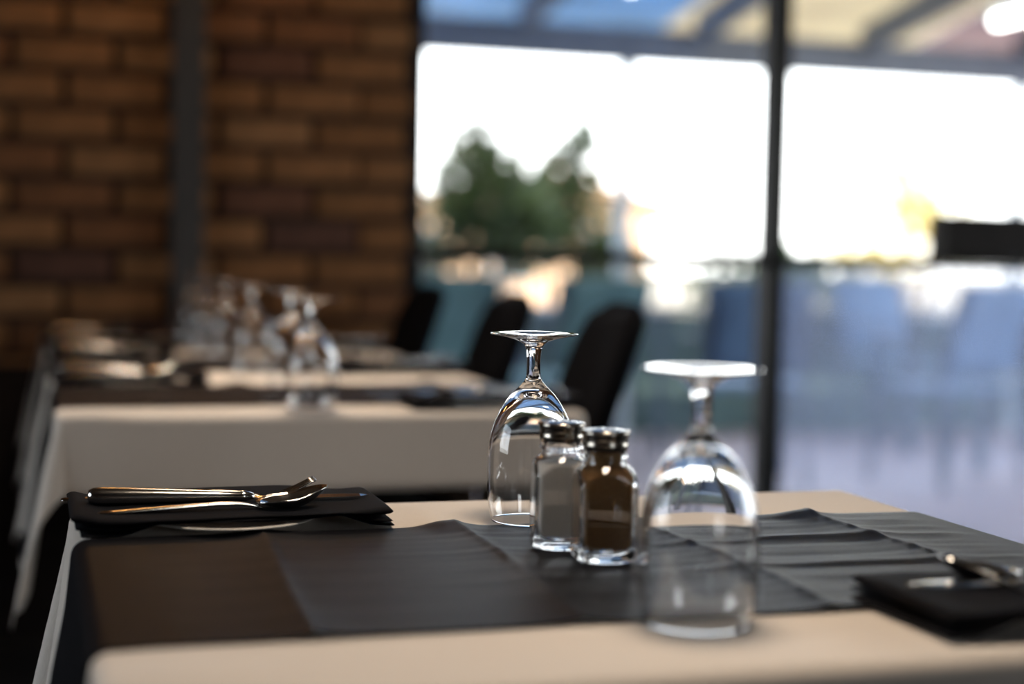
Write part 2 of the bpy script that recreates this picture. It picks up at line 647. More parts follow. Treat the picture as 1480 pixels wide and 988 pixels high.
sx = -3.0
pal = {3: 'sheet_blue', 4: 'sheet_blue', 5: 'sheet_blue', 6: 'sheet_blue', 7: 'sheet_cream', 8: 'sheet_cream', 9: 'sheet_pink', 10: 'sheet_pink', 11: 'sheet_grey'}
for i in range(18):
    roof_sheet(sx, sx + .80, M[pal.get(i - 1, 'sheet_grey')])
    sx += .805
for k in range(14):
    x = -2.6 + k * 1.02
    v = []
    for yy in (4.26, 8.0):
        zz = roof_z(yy)
        v += [(x - .03, yy, zz - .11), (x + .03, yy, zz - .11), (x + .03, yy, zz + .045), (x - .03, yy, zz + .045)]
    obj('rafter', v, [(0, 1, 2, 3), (7, 6, 5, 4), (0, 4, 5, 1), (1, 5, 6, 2), (2, 6, 7, 3), (3, 7, 4, 0)], M['beam'], vr, smooth=False)
box('header_beam', -3, 12, 8.0, 8.1, 2.02, 2.21, M['beam'], vr)

vp = ['pale slim veranda post out of sight behind the brick wall', 'pale slim veranda post behind the glass beside the bushy plants', 'pale slim veranda post at the right end of the bright opening', 'pale slim veranda post past the edge of the view, beyond the glass wall']
for i, x in enumerate((1.13, 3.12, 5.62, 8.0)):
    o = empty('veranda_post', (x, 8.05, -.02))
    tag(o, vp[i], 'post', 'posts of the veranda')
    box('shaft', -.035, .035, -.035, .035, .012, 2.035, M['porch_post'], o, bevel=.004)
    box('base_plate', -.07, .07, -.06, .06, 0.0, .012, M['porch_post'], o)

# low wall with a rail of upright bars along the veranda's edge
struct(box('wall_veranda', -3, 12, 8.12, 8.26, -.1, .66, M['lowwall']))
rl = tag(empty('metal_railing', (0, 8.19, .66)), 'dark metal railing of upright bars on the low veranda wall', 'railing')
box('top_rail', -1, 9.5, -.025, .025, .30, .335, M['rail'], rl)
box('bottom_rail', -1, 9.5, -.02, .02, .01, .035, M['rail'], rl)
bmb = bmesh.new()
add_box(bmb, -.006, .006, -.006, .006, .035, .30)
bar0 = bm_obj('bar', bmb, M['rail'], rl, loc=(1.0, 0, 0))
for k in range(1, 66):
    c = bar0.copy()
    c.location = (1.0 + k * .115, 0, 0)
    c.parent = rl
    COL.objects.link(c)

# fluorescent tubes under the veranda roof
for x, y, lab in ((4.37, 6.2, 'lit fluorescent tube lamp under the veranda roof, right of the window post'), (2.52, 6.22, 'lit fluorescent tube lamp under the veranda roof, above the bright opening')):
    zt = 2.115 if x > 3 else 2.155
    hz = roof_z(y) - zt + .03
    t = tag(empty('tube_lamp', (x, y, zt), radians(90)), lab, 'lamp', 'tube lamps under the veranda roof')
    box('housing', -.30, .30, -.05, .05, .03, .07, M['porch_post'], t)
    v, f = tube([(-.27, 0, 0), (.27, 0, 0)], .022, 14)
    obj('tube', v, f, M['tube'], t)
    for sxx in (-1, 1):
        box('end_cap', sxx * .285 - .015, sxx * .285 + .015, -.022, .022, -.02, .03, M['porch_post'], t)
        box('hanger', sxx * .2 - .006, sxx * .2 + .006, -.006, .006, .07, hz, M['porch_post'], t)


# patio furniture
def patio_chair(mt):
    c = empty('patio_chair')
    box('seat', -.23, .23, -.22, .22, .42, .45, mt, c, bevel=.01)
    v, f = loft([[(x, .22 + .02 * s + .12 * s * s + th - .05 * cos(x * 6), .50 + .40 * s) for x, th in [(-.225, 0), (-.1, 0), (.1, 0), (.225, 0), (.225, .018), (.1, .018), (-.1, .018), (-.225, .018)]] for s in (0, .25, .5, .75, 1)])
    fix_normals(obj('backrest', v, f, mt, c))
    for sx_ in (-1, 1):
        v, f = tube([(sx_ * .24, -.21, 0), (sx_ * .225, -.2, .43)], .014, 8)
        obj('leg', v, f, M['patio_metal'], c)
        v, f = tube([(sx_ * .24, .27, 0), (sx_ * .225, .2, .43), (sx_ * .225, .25, .62), (sx_ * .225, .33, .89)], .014, 8)
        obj('leg', v, f, M['patio_metal'], c)
        v, f = tube([(sx_ * .225, -.2, .43), (sx_ * .25, -.19, .64), (sx_ * .25, .05, .65), (sx_ * .23, .25, .64)], .012, 8)
        obj('armrest', v, f, M['patio_metal'], c)
    return c


pc_spots = [
    (3.95, 6.15, pi * 1.06, 'blue', 'steel blue patio chair nearest the glass door, seen through the hazy pane'),
    (5.45, 6.75, pi * .55, 'blue', 'steel blue patio chair at the far side of the outdoor table'),
    (4.60, 7.62, 0.1, 'blue', 'steel blue patio chair behind the outdoor table, back to the railing'),
    (3.05, 6.35, pi * .92, 'blue', 'blue grey patio chair just left of the window post, outside'),
    (2.35, 6.7, pi * 1.05, 'teal', 'teal patio chair outside, seen between the middle and nearest dining chairs'),
    (1.78, 6.85, pi * .95, 'teal', 'teal patio chair outside, seen between the brick corner and the middle dining chair'),
]
pb = {'blue': patio_chair(M['blue_fabric']), 'teal': patio_chair(M['teal_fabric'])}
used = set()
for x, y, rz, kd, lab in pc_spots:
    c = pb[kd] if kd not in used else copy_tree(pb[kd])
    used.add(kd)
    c.location = (x, y, -.02)
    c.rotation_euler = (0, 0, rz)
    tag(c, lab, 'chair', 'chairs on the veranda')
for x, y, lab in ((4.68, 6.72, 'blue grey outdoor table on the veranda beyond the hazy pane'), (2.62, 7.45, 'blue grey outdoor table on the veranda behind the teal chairs')):
    t = tag(empty('patio_table', (x, y, -.02)), lab, 'table', 'tables on the veranda')
    box('tabletop', -.40, .40, -.36, .36, .70, .725, M['patio_metal'], t, bevel=.006)
    for sx_ in (-1, 1):
        for sy_ in (-1, 1):
            box('leg', sx_ * .36 - .022, sx_ * .36 + .022, sy_ * .32 - .022, sy_ * .32 + .022, 0, .70, M['patio_metal'], t)


# garden plants: leaf blades on stems
def leaf_cloud(n, centre_fn, size, up_bias=0.0):
    V = np.zeros((n, 4, 3))
    for i in range(n):
        c, d = centre_fn()
        L = size * random.uniform(.6, 1.3)
        d = d.normalized()
        s = d.cross(Vector((random.uniform(-1, 1), random.uniform(-1, 1), random.uniform(-1, 1)))).normalized()
        w = L * .26
        nrm = d.cross(s)
        V[i, 0] = c
        V[i, 1] = c + d * L * .45 + s * w + nrm * w * .3
        V[i, 2] = c + d * L
        V[i, 3] = c + d * L * .45 - s * w + nrm * w * .3
    verts = V.reshape(-1, 3)
    faces = [f for k in range(n) for f in ((4 * k, 4 * k + 1, 4 * k + 2), (4 * k, 4 * k + 2, 4 * k + 3))]
    return verts, faces


def plant(name, x, y, z0, blobs, n, size, mt, label, cat, stem_r=.02):
    """blobs: (dx, dy, z, rx, rz, weight)"""
    t = tag(empty(name, (x, y, z0)), label, cat, 'plants in the garden beyond the veranda')
    ws = [b[5] for b in blobs]

    def cf():
        b = random.choices(blobs, ws)[0]
        while True:
            q = Vector((random.uniform(-1, 1), random.uniform(-1, 1), random.uniform(-1, 1)))
            if q.length <= 1:
                break
        q *= (0.35 + .65 * q.length)
        c = Vector((b[0] + q.x * b[3], b[1] + q.y * b[3], b[2] + q.z * b[4]))
        d = Vector((q.x + random.uniform(-.6, .6), q.y + random.uniform(-.6, .6), q.z * .4 + random.uniform(-.3, .9)))
        if d.length < .05:
            d = Vector((0, 0, 1))
        return c, d
    v, f = leaf_cloud(n, cf, size)
    o = obj('foliage', v, f, mt, t, smooth=False)
    o['kind'] = 'stuff'
    for b in blobs:
        v, f = tube([(b[0] * .2, b[1] * .2, 0), (b[0] * .6, b[1] * .6, b[2] * .5), (b[0], b[1], b[2] + b[4] * .4)], [stem_r, stem_r * .8, stem_r * .35], 7)
        obj('stem', v, f, M['bark'], t)
    return t


GZ = -.13
plant('garden_shrub', 2.85, 10.0, GZ, [(-.30, 0, 1.18, .26, .36, 1.6), (.0, 0, 1.36, .22, .40, 2.2), (-.02, 0, 1.80, .10, .30, 1.0), (.32, .1, 1.28, .26, .34, 1.8), (-.16, 0, 1.55, .12, .22, .7), (.2, 0, 1.58, .10, .2, .4)], 900, .15, M['leaf_dark'], 'dark green bushy shrub with a pointed top, left in the bright opening', 'shrub')
plant('garden_shrub', 3.78, 10.8, GZ, [(-.25, 0, 1.30, .24, .36, 1.6), (.04, 0, 1.34, .22, .42, 1.6), (.06, 0, 1.84, .09, .30, .8), (.28, 0, 1.05, .22, .28, 1), (-.16, 0, 1.62, .10, .22, .4)], 780, .15, M['leaf_dark'], 'dark green shrub with a thin leaning spire, next to the slim veranda post', 'shrub')
plant('low_bush', 5.25, 10.3, GZ, [(0, 0, .95, .40, .28, 2), (-.45, 0, .92, .32, .28, 1), (.45, .1, .85, .32, .25, 1)], 520, .12, M['leaf_mid'], 'low mid green bush right of the slim veranda post', 'shrub')
plant('low_bush', 7.6, 10.2, GZ, [(0, 0, .6, .5, .40, 2), (.5, 0, .75, .45, .42, 1), (.9, 0, .8, .45, .5, 1)], 420, .12, M['leaf_mid'], 'thin green bush beyond the glass door above the railing', 'shrub')
plant('golden_tree', 12.6, 20.5, GZ, [(-.3, 0, 2.0, .62, .75, 2), (.35, 0, 1.5, .6, .55, 1.5), (-.9, 0, 1.1, .6, .5, 1)], 800, .24, M['leaf_yellow'], 'golden yellow sunlit tree at the right, far beyond the veranda', 'tree', .06)

# far building with a falling roof line
sh = tag(empty('garden_building', (6.6, 24, GZ)), 'peach walled low building with tan roof far behind the shrubs', 'building')
wp = [(-3.0, 0), (3.2, 0), (3.2, 1.93), (1.4, 2.35), (-3.0, 1.30)]
v, f = loft([[(x, 0, z) for x, z in wp], [(x, 3, z) for x, z in wp]])
fix_normals(obj('wall', v, f, M['shed_wall'], sh, smooth=False))
v = [(-3.4, -.3, 1.21), (1.4, -.3, 2.36), (4.2, -.3, 1.70), (4.2, 3.3, 1.70), (1.4, 3.3, 2.36), (-3.4, 3.3, 1.21)]
v2 = [(a_, b_, c_ + .1) for a_, b_, c_ in v]
fix_normals(obj('roof', v + v2, [(0, 1, 4, 5), (1, 2, 3, 4), (6, 11, 10, 7), (7, 10, 9, 8), (0, 6, 7, 1), (1, 7, 8, 2), (5, 4, 10, 11), (4, 3, 9, 10), (0, 5, 11, 6), (2, 8, 9, 3)], M['shed_roof'], sh, smooth=False))
for wx in (-2.2, -.8, .8, 2.2):
    zt = 1.5 if wx > -1 else 1.15
    wfr = box('window', wx - .35, wx + .35, -.03, .02, .6, zt, M['porch_post'], sh)
    box('window_pane', wx - .3, wx + .3, -.04, -.03, .65, zt - .05, M['frame'], wfr)

# ------------------------------------------------------------------ tables and their linen
TCX, TCY, TT = 0.397, 1.0575, 0.75
HX, HY = 0.364, 0.2975          # half size of a table top
T_OFF = [0.0, 1.33, 1.947, 2.558]
T_NAME = ['nearest table', 'second table', 'third table', 'last table by the brick wall']
R_EDGE = 0.010


def drape(u, v, flare=.15, cflare=.27, lift=0.0):
    """flat cloth coordinates -> draped position over the table (local to its centre)"""
    ix, iy = HX - R_EDGE, HY - R_EDGE
    cx, cy_ = max(-ix, min(ix, u)), max(-iy, min(iy, v))
    dx, dy = u - cx, v - cy_
    s = hypot(dx, dy)
    rr = R_EDGE + lift
    if s < 1e-9:
        return Vector((u, v, TT + lift))
    nx, ny = dx / s, dy / s
    corner = min(abs(nx), abs(ny)) * 1.414
    # sides hang with a little flare, front and back nearly straight
    if u > 0:
        flare, cflare = flare * .25, cflare * .3
    fl = (flare * abs(nx) + .05 * abs(ny)) * (1 - corner) + cflare * corner
    arc = R_EDGE * pi / 2
    if s < arc:
        a_ = s / R_EDGE
        h, d = rr * sin(a_), rr * (1 - cos(a_))
    else:
        t = s - arc
        ang = math.atan(fl)
        wv = .006 * min(1, t / .06) * sin((u * 21 if abs(ny) > abs(nx) else v * 17) + 1.0)
        h = rr + t * sin(ang) + wv * (1 - corner) * (abs(nx) ** 2 * (.3 if u > 0 else 1) + .3 * abs(ny))
        d = rr + t * cos(ang)
    return Vector((cx + nx * h, cy_ + ny * h, TT + lift + R_EDGE * 0 - d))


def axis(half, core, fine, n_in, extra):
    """samples from -half..half with extra ones round the table's edge"""
    a_ = set(np.linspace(-core + .012, core - .012, n_in).tolist())
    for e in np.linspace(core - .012, core + .012, 9):
        a_ |= {float(e), -float(e)}
    for e in np.linspace(core + .012, half, extra):
        a_ |= {float(e), -float(e)}
    return sorted(a_)


def grid_mesh(us, vs, fn):
    verts = [fn(u, v) for v in vs for u in us]
    n = len(us)
    faces = [(j * n + i, j * n + i + 1, (j + 1) * n + i + 1, (j + 1) * n + i) for j in range(len(vs) - 1) for i in range(n - 1)]
    return verts, faces


def solidify(o, t):
    md = o.modifiers.new('thickness', 'SOLIDIFY')
    md.thickness = t
    md.offset = 1
    return o


def vnoise(x, y, seed=0):
    return (sin(x * 1.7 + seed) * sin(y * 2.3 - seed * 1.3) + sin(x * 3.9 - y * 1.1 + 2.1 * seed) * .5 + sin(y * 5.1 + x * .7 + seed) * .35) / 1.85


def cloth_fn(u, v):
    p_ = drape(u, v)
    if abs(u) < HX - .012 and abs(v) < HY - .012:
        # ironed fold line and a very slight unevenness
        cr = .0011 * math.exp(-((u + .1065 + .045 * (v - .2)) / .004) ** 2)
        p_.z += cr + .0003 * (1 + vnoise(u * 14, v * 30, 3))
    # soft swelling at the near left corner
    g = math.exp(-(((u + .325) / .05) ** 2 + ((v + .262) / .035) ** 2))
    p_.z += .007 * g * (1 if abs(u) <= HX and abs(v) <= HY else .3)
    return p_


us = axis(HX + .25, HX, 0, 56, 14)
vs = axis(HY + .10, HY, 0, 44, 8)
cv, cf_ = grid_mesh(us, vs, cloth_fn)

RY_0, RY_1 = -.1845, .1525
CREASE = [-.232, -.073, .0885, .2535]


def runner_fn(u, v):
    p_ = drape(u, v, lift=.0016)
    if abs(u) < HX - .012:
        h = 0
        for k, c0 in enumerate(CREASE):
            d = u - c0 - .008 * sin(v * 9 + k)
            h += .0020 * math.exp(-abs(d) / .004) + (.0016 + .0010 * vnoise(v * 12, k * 3.1, 1)) * math.exp(-(d / .022) ** 2)
        amp = smoothstep(-.25, .15, u)
        # creases running across
        for c0, a_ in ((.045, .0016), (-.055, .0011), (.11, .0010)):
            d = v - c0 - .006 * sin(u * 11)
            h += a_ * amp * math.exp(-(d / .007) ** 2)
        h += (.0007 + .0016 * amp) * (.5 + .5 * vnoise(u * 9, v * 58, 2)) * .8
        # little tents where the folds meet the far hem
        h += .004 * math.exp(-(((u + .078) / .018) ** 2 + ((v - .150) / .02) ** 2)) + .004 * math.exp(-(((u - .24) / .02) ** 2 + ((v - .14) / .02) ** 2))
        p_.z += h * smoothstep(HX - .012, HX - .06, abs(u))
    return p_


ru = sorted(set(np.linspace(-HX + .014, HX - .014, 230).tolist()) | {s_ * float(e) for s_ in (-1, 1) for e in np.linspace(HX - .012, HX + .012, 9)} | {s_ * float(e) for s_ in (-1, 1) for e in np.linspace(HX + .013, HX + .235, 16)})
rvs = np.linspace(RY_0, RY_1, 80).tolist()
rv, rf = grid_mesh(ru, rvs, runner_fn)


def make_table():
    t = empty('dining_table')
    box('tabletop', -HX + .004, HX - .004, -HY + .004, HY - .004, TT - .030, TT - .0015, M['wood'], t, bevel=.006, seg=2)
    box('base_plate', -.20, .20, -.20, .20, .0005, .018, M['wood'], t, bevel=.004)
    v, f = tube([(0, 0, .018), (0, 0, TT - .03)], .035, 20)
    obj('column', v, f, M['wood'], t)
    box('top_plate', -.12, .12, -.12, .12, TT - .045, TT - .030, M['wood'], t)
    return t


t_lab = ['wooden dining table under the nearest cream cloth', 'wooden dining table under the second cream cloth, behind the nearest table', 'wooden dining table under the third cream cloth', 'wooden dining table under the last cream cloth, next to the brick wall']
c_lab = ['cream linen tablecloth on the nearest table', 'cream linen tablecloth with long front drop on the second table', 'cream linen tablecloth on the third table, behind the second', 'cream linen tablecloth on the last table by the brick wall']
r_lab = ['creased black runner laid across the nearest cream tablecloth', 'black runner across the second cream tablecloth', 'black runner across the third cream tablecloth', 'black runner across the last cream tablecloth by the brick wall']
tab0 = make_table()
cl0 = solidify(obj('tablecloth', cv, cf_, M['cloth']), .0008)
rn0 = solidify(obj('table_runner', rv, rf, M['runner']), .0009)
for k in range(4):
    for src, lab, cat, grp in ((tab0, t_lab, 'table', 'dining tables in the row'), (cl0, c_lab, 'tablecloth', 'cream tablecloths'), (rn0, r_lab, 'runner', 'black table runners')):
        o = src if k == 0 else copy_tree(src)
        o.location = (TCX, TCY + T_OFF[k], 0)
        tag(o, lab[k], cat, grp)

# ------------------------------------------------------------------ glassware
H = .155
outer = [(.0328, 0.0), (.0336, .0045), (.0353, .0127), (.0363, .022), (.0370, .036), (.0370, .050), (.0363, .060), (.0347, .070), (.0325, .078), (.0296, .0855), (.0262, .0925), (.0222, .099), (.0176, .105), (.0130, .1095), (.0092, .1135), (.0070, .1165), (.0060, .120), (.0057, .127), (.0058, .135), (.0062, .140), (.0071, .1437), (.0090, .1462), (.0125, .1485), (.0190, .1506), (.0270, .1524), (.0340, .1536), (.0358, .1541), (.0363, .1546), (.0360, .1551), (.0350, .15535)]
top = [(.030, .1550), (.018, .1541), (.008, .1535), (0, .1533)]
inner = [(0, .1052), (.005, .1047), (.010, .1029), (.0148, .0998), (.0195, .0955), (.0240, .0900), (.0278, .0835), (.0308, .0770), (.0333, .0690), (.0350, .0590), (.0357, .050), (.0357, .036), (.0350, .022), (.0341, .0127), (.0325, .0045), (.0316, .0), (.0322, -.0003)]


def dense(pr, it=1):
    """Chaikin-free refinement: Catmull-Rom midpoints"""
    P = [Vector((a_, b_)) for a_, b_ in pr]
    for _ in range(it):
        Q = []
        for i in range(len(P) - 1):
            p0, p1, p2, p3 = P[max(i - 1, 0)], P[i], P[i + 1], P[min(i + 2, len(P) - 1)]
            Q += [p1, (-p0 + 9 * p1 + 9 * p2 - p3) / 16]
        Q.append(P[-1])
        P = Q
    return [(max(0.0, q.x), q.y) for q in P]


# outside from rim up to the foot's top, and the hollow inside of the bowl back down to the rim
prof = dense(inner[:-1], 1) + [(.0322, -.0004)] + dense(outer, 1) + top
g0v, g0f = lathe(prof, 72)
wg0 = fix_normals(obj('wine_glass', g0v, g0f, M['glass']))
g_lab = [
    ('clear wine glass upside down behind the shakers, in sharp focus on the nearest table', 0, (.398, 1.224)),
    ('clear wine glass upside down in front, blurred, right of the shakers', 0, (.390, .868)),
    ('upturned wine glass on the second table, frontmost of the blurred row', 1, (.374, .815)),
    ('second upturned wine glass of the blurred row, far end of the second table', 1, (.397, 1.13)),
    ('third upturned wine glass of the blurred row, on the third table', 2, (.383, .850)),
    ('fourth upturned wine glass of the blurred row, far end of the third table', 2, (.378, 1.21)),
    ('fifth upturned wine glass of the blurred row, on the last table', 3, (.370, .868)),
    ('hindmost upturned wine glass of the blurred row, nearest the brick wall', 3, (.37, 1.20)),
]
for i, (lab, k, (x, y)) in enumerate(g_lab):
    o = wg0 if i == 0 else wg0.copy()
    if i:
        COL.objects.link(o)
    on_runner = (RY_0 < y - TCY < RY_1)
    o.location = (x, y + T_OFF[k], TT + (.0035 if i == 0 else .0018 if not on_runner else .0045))
    o.rotation_euler = (0, 0, i * .7)
    tag(o, lab, 'wine glass', 'upturned wine glasses')


def shaker(name, x, y, rz, content, fill, label):
    s = tag(empty(name, (x, y, TT + .0048), rz), label, 'shaker', 'salt and pepper shakers')
    a_, ch = .0212, .0285          # half width of the square, chamfer plane distance
    NA = 96

    def rad(th, z, a1, c1, dome):
        r_ = min(a1 / max(abs(cos(th)), abs(sin(th))), c1 / max(abs(cos(th - pi / 4)), abs(cos(th + pi / 4))))
        return min(r_, dome)

    def rings(lst, a1, c1):
        out = []
        for z, dome in lst:
            out.append([(rad(2 * pi * k / NA, z, a1, c1, dome) * cos(2 * pi * k / NA), rad(2 * pi * k / NA, z, a1, c1, dome) * sin(2 * pi * k / NA), z) for k in range(NA)])
        return out
    dome_z = np.linspace(.0505, .0690, 15)
    dome_r = [.0292 - .0132 * ((z - .0505) / .0185) ** 1.7 for z in dome_z]
    o_l = [(.0, .0225), (.0012, .0255), (.003, .04)] + [(z, .04) for z in np.linspace(.008, .048, 6)] + list(zip(dome_z.tolist(), dome_r)) + [(.071, .0150), (.0725, .0150), (.0735, .0160), (.0752, .0164), (.0768, .0160), (.0775, .0150), (.084, .0148)]
    i_l = [(.084, .0128), (.078, .0128), (.072, .0130)] + [(z - .001, r_ - .0026) for z, r_ in list(zip(dome_z.tolist(), dome_r))[::-1]] + [(z, .04) for z in np.linspace(.047, .012, 6)] + [(.009, .022), (.0075, .017)]
    secs = rings(o_l, a_, ch)
    isecs = rings(i_l, a_ - .0026, ch - .0036)
    v_, f_ = loft(secs + isecs)
    fix_normals(obj('glass_body', v_, f_, M['glass'], s, smooth=True))
    top_i = [(z, r_) for z, r_ in i_l[::-1] if z <= fill + 1e-6]
    top_i = [(z + (.0006 if j == 0 else 0), r_ - .0007) for j, (z, r_) in enumerate(top_i)]
    v_, f_ = loft(rings(top_i, a_ - .0034, ch - .0044))
    fix_normals(obj('contents', v_, f_, content, s, smooth=True))
    cp = lathe([(0, .0945), (.006, .0945), (.011, .0941), (.0145, .0933), (.0160, .0938), (.0172, .0934), (.0178, .0922), (.0178, .0905), (.0170, .0893), (.0166, .087), (.0164, .0845), (.0169, .0835), (.0169, .0822), (.0163, .0812), (.0160, .0790), (.0155, .0788), (.0152, .0800), (.0152, .0842), (0, .0843)], 48)
    c_ = fix_normals(obj('cap', cp[0], cp[1], M['cap'], s))
    for q in range(6):
        r_, t_ = (0, 0) if q == 5 else (.0055, q * 2 * pi / 5)
        hv, hf = lathe([(0, .0948), (.0009, .0948), (.0009, .0940)], 10)
        obj('hole', hv, hf, M['hole'], c_, loc=(r_ * cos(t_), r_ * sin(t_), 0))
    return s


shaker('pepper_shaker', .398, 1.052, radians(-9.0), M['pepper'], .0780, 'faceted glass pepper shaker full of brown ground pepper, dark metal cap')
shaker('salt_shaker', .383, 1.106, radians(-12.0), M['salt'], .0640, 'faceted glass salt shaker half hidden behind the pepper shaker, dark metal cap')

# ------------------------------------------------------------------ place settings (local to the table centre)
SX, SY = .155 - TCX, 1.275 - TCY      # plate centre of the left setting


def make_plate():
    pr = [(0, .0035), (.032, .0035), (.043, .0042), (.050, .0062), (.060, .0098), (.0675, .0118), (.0700, .0124), (.0706, .0132), (.0698, .0139), (.066, .0136), (.058, .0116), (.049, .0080), (.042, .0061), (.030, .0056), (0, .0056)]
    pr = [(0, .0015), (.036, .0015), (.0395, .0), (.0425, .0), (.044, .0018), (.050, .0034), (.060, .0056), (.0675, .0068), (.0700, .0072), (.0706, .0080), (.0698, .0086), (.066, .0083), (.058, .0070), (.049, .0052), (.042, .0042), (.030, .0038), (0, .0038)]
    v_, f_ = lathe(pr, 64)
    return fix_normals(obj('side_plate', v_, f_, M['plate']))


def make_napkin():
    """three folded layers, lying across the plate with ends hanging to the table; x measured from the table's left edge"""
    V, F = [], []
    nx = 0
    x0, x1 = .034, .278
    endp = [.0, .0004, .0012, .0024, .004, .006]
    xs_ = [x0 + e for e in endp] + np.linspace(x0 + .009, x1 - .009, 44).tolist() + [x1 - e for e in endp[::-1]]
    bots = [interp(0, [0], [0])]
    base = lambda x: interp(x, [.028, .05, .072, .095, .12, .155, .19, .212, .235, .258, .281], [.0006, .0006, .0014, .0088, .0096, .0093, .0098, .0108, .0125, .0040, .0006])
    topz = lambda x: interp(x, [.028, .040, .055, .09, .155, .20, .225, .25, .265, .281], [.0225, .0215, .0172, .0158, .0155, .0158, .0165, .0178, .0190, .0198])
    for layer in range(3):
        secs = []
        ext = (.003, .000, .001)[layer]
        for i, x in enumerate(xs_):
            b, t = base(x), topz(x)
            b += .0004 * sin(x * 90)
            f0, f1 = ((0, .25), (.25, .5), (.5, 1))[layer]
            zb, zt = b + (t - b) * f0 + .0002, b + (t - b) * f1 - .0002
            zc, hh = (zb + zt) / 2, max(.0006, (zt - zb) / 2)
            # rounded ends along x
            e = min((x - x0) / .006, (x1 - x) / .006, 1.0)
            hh *= sqrt(max(.01, 1 - (1 - e) ** 2))
            xx = x + ext * smoothstep(.2, .281, x) - (.004 * (layer - 1)) * smoothstep(.08, .028, x)
            yf = .0635 + .003 * sin(x * 40 + layer * 2) + .002 * layer
            yb = .058 + .003 * sin(x * 33 + layer)
            # pointed corner of the top fold at the right end
            if layer == 2:
                yf -= .006 * smoothstep(.235, .278, x)
            ring = []
            for q in range(20):
                t_ = 2 * pi * q / 20
                cx_, sz_ = cos(t_), sin(t_)
                yy = (yb if cx_ > 0 else yf) * math.copysign(abs(cx_) ** .5, cx_)
                tilt = .005 * smoothstep(-.06, .06, yy) * (1 if layer == 2 else .4) * smoothstep(.05, .1, x) * smoothstep(.26, .2, x)
                ring.append((xx, yy, zc + hh * math.copysign(abs(sz_) ** .6, sz_) + tilt))
            secs.append(ring)
        v_, f_ = loft(secs)
        o_ = len(V)
        V += v_
        F += [tuple(i + o_ for i in f) for f in f_]
    ox = .033 - .364 * 0
    V = [(x - .155, y, z) for x, y, z in V]
    return fix_normals(obj('napkin', V, F, M['napkin']))


def ell(x, yc, zc, wy, hz, n=16, p=1.0):
    return [(x, yc + wy * cos(2 * pi * k / n), zc + hz * sin(2 * pi * k / n)) for k in range(n)]


def make_knife():
    k = empty('table_knife')
    xs_ = [(-.1135, .0015, .001), (-.1125, .0055, .0050), (-.109, .0078, .0068), (-.102, .0086, .0074), (-.08, .0082, .0070), (-.04, .0068, .0058), (-.010, .0056, .0045), (.004, .0050, .0040), (.007, .0055, .0046), (.010, .0055, .0046), (.0125, .0045, .0038), (.017, .0040, .0024)]
    v_, f_ = loft([ell(x, 0, (.0076 - .0024 * (x + .11) / .13), w, h) for x, w, h in xs_])
    fix_normals(obj('handle', v_, f_, M['steel'], k))
    bl = [(.0165, .0045), (.022, .0072), (.04, .0088), (.07, .0092), (.092, .0085), (.104, .006), (.111, .0015)]
    v_, f_ = loft([[(x, -w * .9, .0042), (x, w * .2, .0034), (x, w, .0042), (x, w * .2, .0052)] for x, w in bl])
    fix_normals(obj('blade', v_, f_, M['steel'], k, smooth=False))
    return k


def strip(path, n=12):
    """flat bar: (x, z, half width, half thickness)"""
    return loft([ell(x, 0, z, w, t, n) for x, z, w, t in path])


def make_fork():
    f = empty('table_fork')
    v_, f_ = strip([(-.122, .0022, .0040, .0008), (-.120, .0024, .0062, .0013), (-.105, .0026, .0072, .0015), (-.07, .0040, .0056, .0016), (-.02, .0058, .0034, .0018), (.0, .0062, .0028, .0019), (.018, .0054, .0030, .0018), (.030, .0038, .0058, .0013), (.038, .0024, .0098, .0010), (.046, .0021, .0115, .0009), (.054, .0032, .0120, .0009), (.056, .0037, .0120, .0008)])
    fix_normals(obj('handle', v_, f_, M['steel'], f))
    for j in range(4):
        y = -.0102 + j * .0068
        pts = [(.0545, .0034), (.061, .0058), (.069, .0094), (.077, .0134), (.0825, .0160)]
        v_, f_ = loft([ell(x, y * (1 - .12 * (x - .054) / .035), z, .0017 - .0008 * (i / 4), .0009, 8) for i, (x, z) in enumerate(pts)])
        fix_normals(obj('tine', v_, f_, M['steel'], f))
    return f


def make_spoon():
    s = empty('table_spoon')
    v_, f_ = strip([(-.104, .0022, .0038, .0008), (-.102, .0024, .0062, .0013), (-.088, .0028, .0068, .0015), (-.05, .0046, .0050, .0016), (-.01, .0062, .0034, .0018), (.006, .0058, .0030, .0018), (.016, .0040, .0034, .0016), (.022, .0030, .0052, .0012)])
    fix_normals(obj('handle', v_, f_, M['steel'], s))
    # bowl: shallow egg shaped dish with thickness
    NU, NV = 8, 28
    V, F = [], []
    for side in (0, 1):
        for i in range(NU + 1):
            r_ = i / NU
            for k in range(NV):
                t_ = 2 * pi * k / NV
                xx = .047 + r_ * cos(t_) * .029
                yy = r_ * sin(t_) * .0185 * (1 - .16 * cos(t_))
                zz = .0006 + .0085 * r_ ** 2 + (.0012 if side else 0) + .0085 * smoothstep(.042, .078, xx) * r_ - .0025 * smoothstep(.037, .017, xx) * r_
                V.append((xx, yy, zz))
    off = (NU + 1) * NV
    for side in (0, 1):
        for i in range(NU):
            for k in range(NV):
                a1, b1 = side * off + i * NV + k, side * off + i * NV + (k + 1) % NV
                F.append((a1, b1, b1 + NV, a1 + NV) if side else (a1, a1 + NV, b1 + NV, b1))
    for k in range(NV):
        k2 = (k + 1) % NV
        F.append((NU * NV + k, off + NU * NV + k, off + NU * NV + k2, NU * NV + k2))
    fix_normals(obj('bowl', V, F, M['steel'], s))
    return s


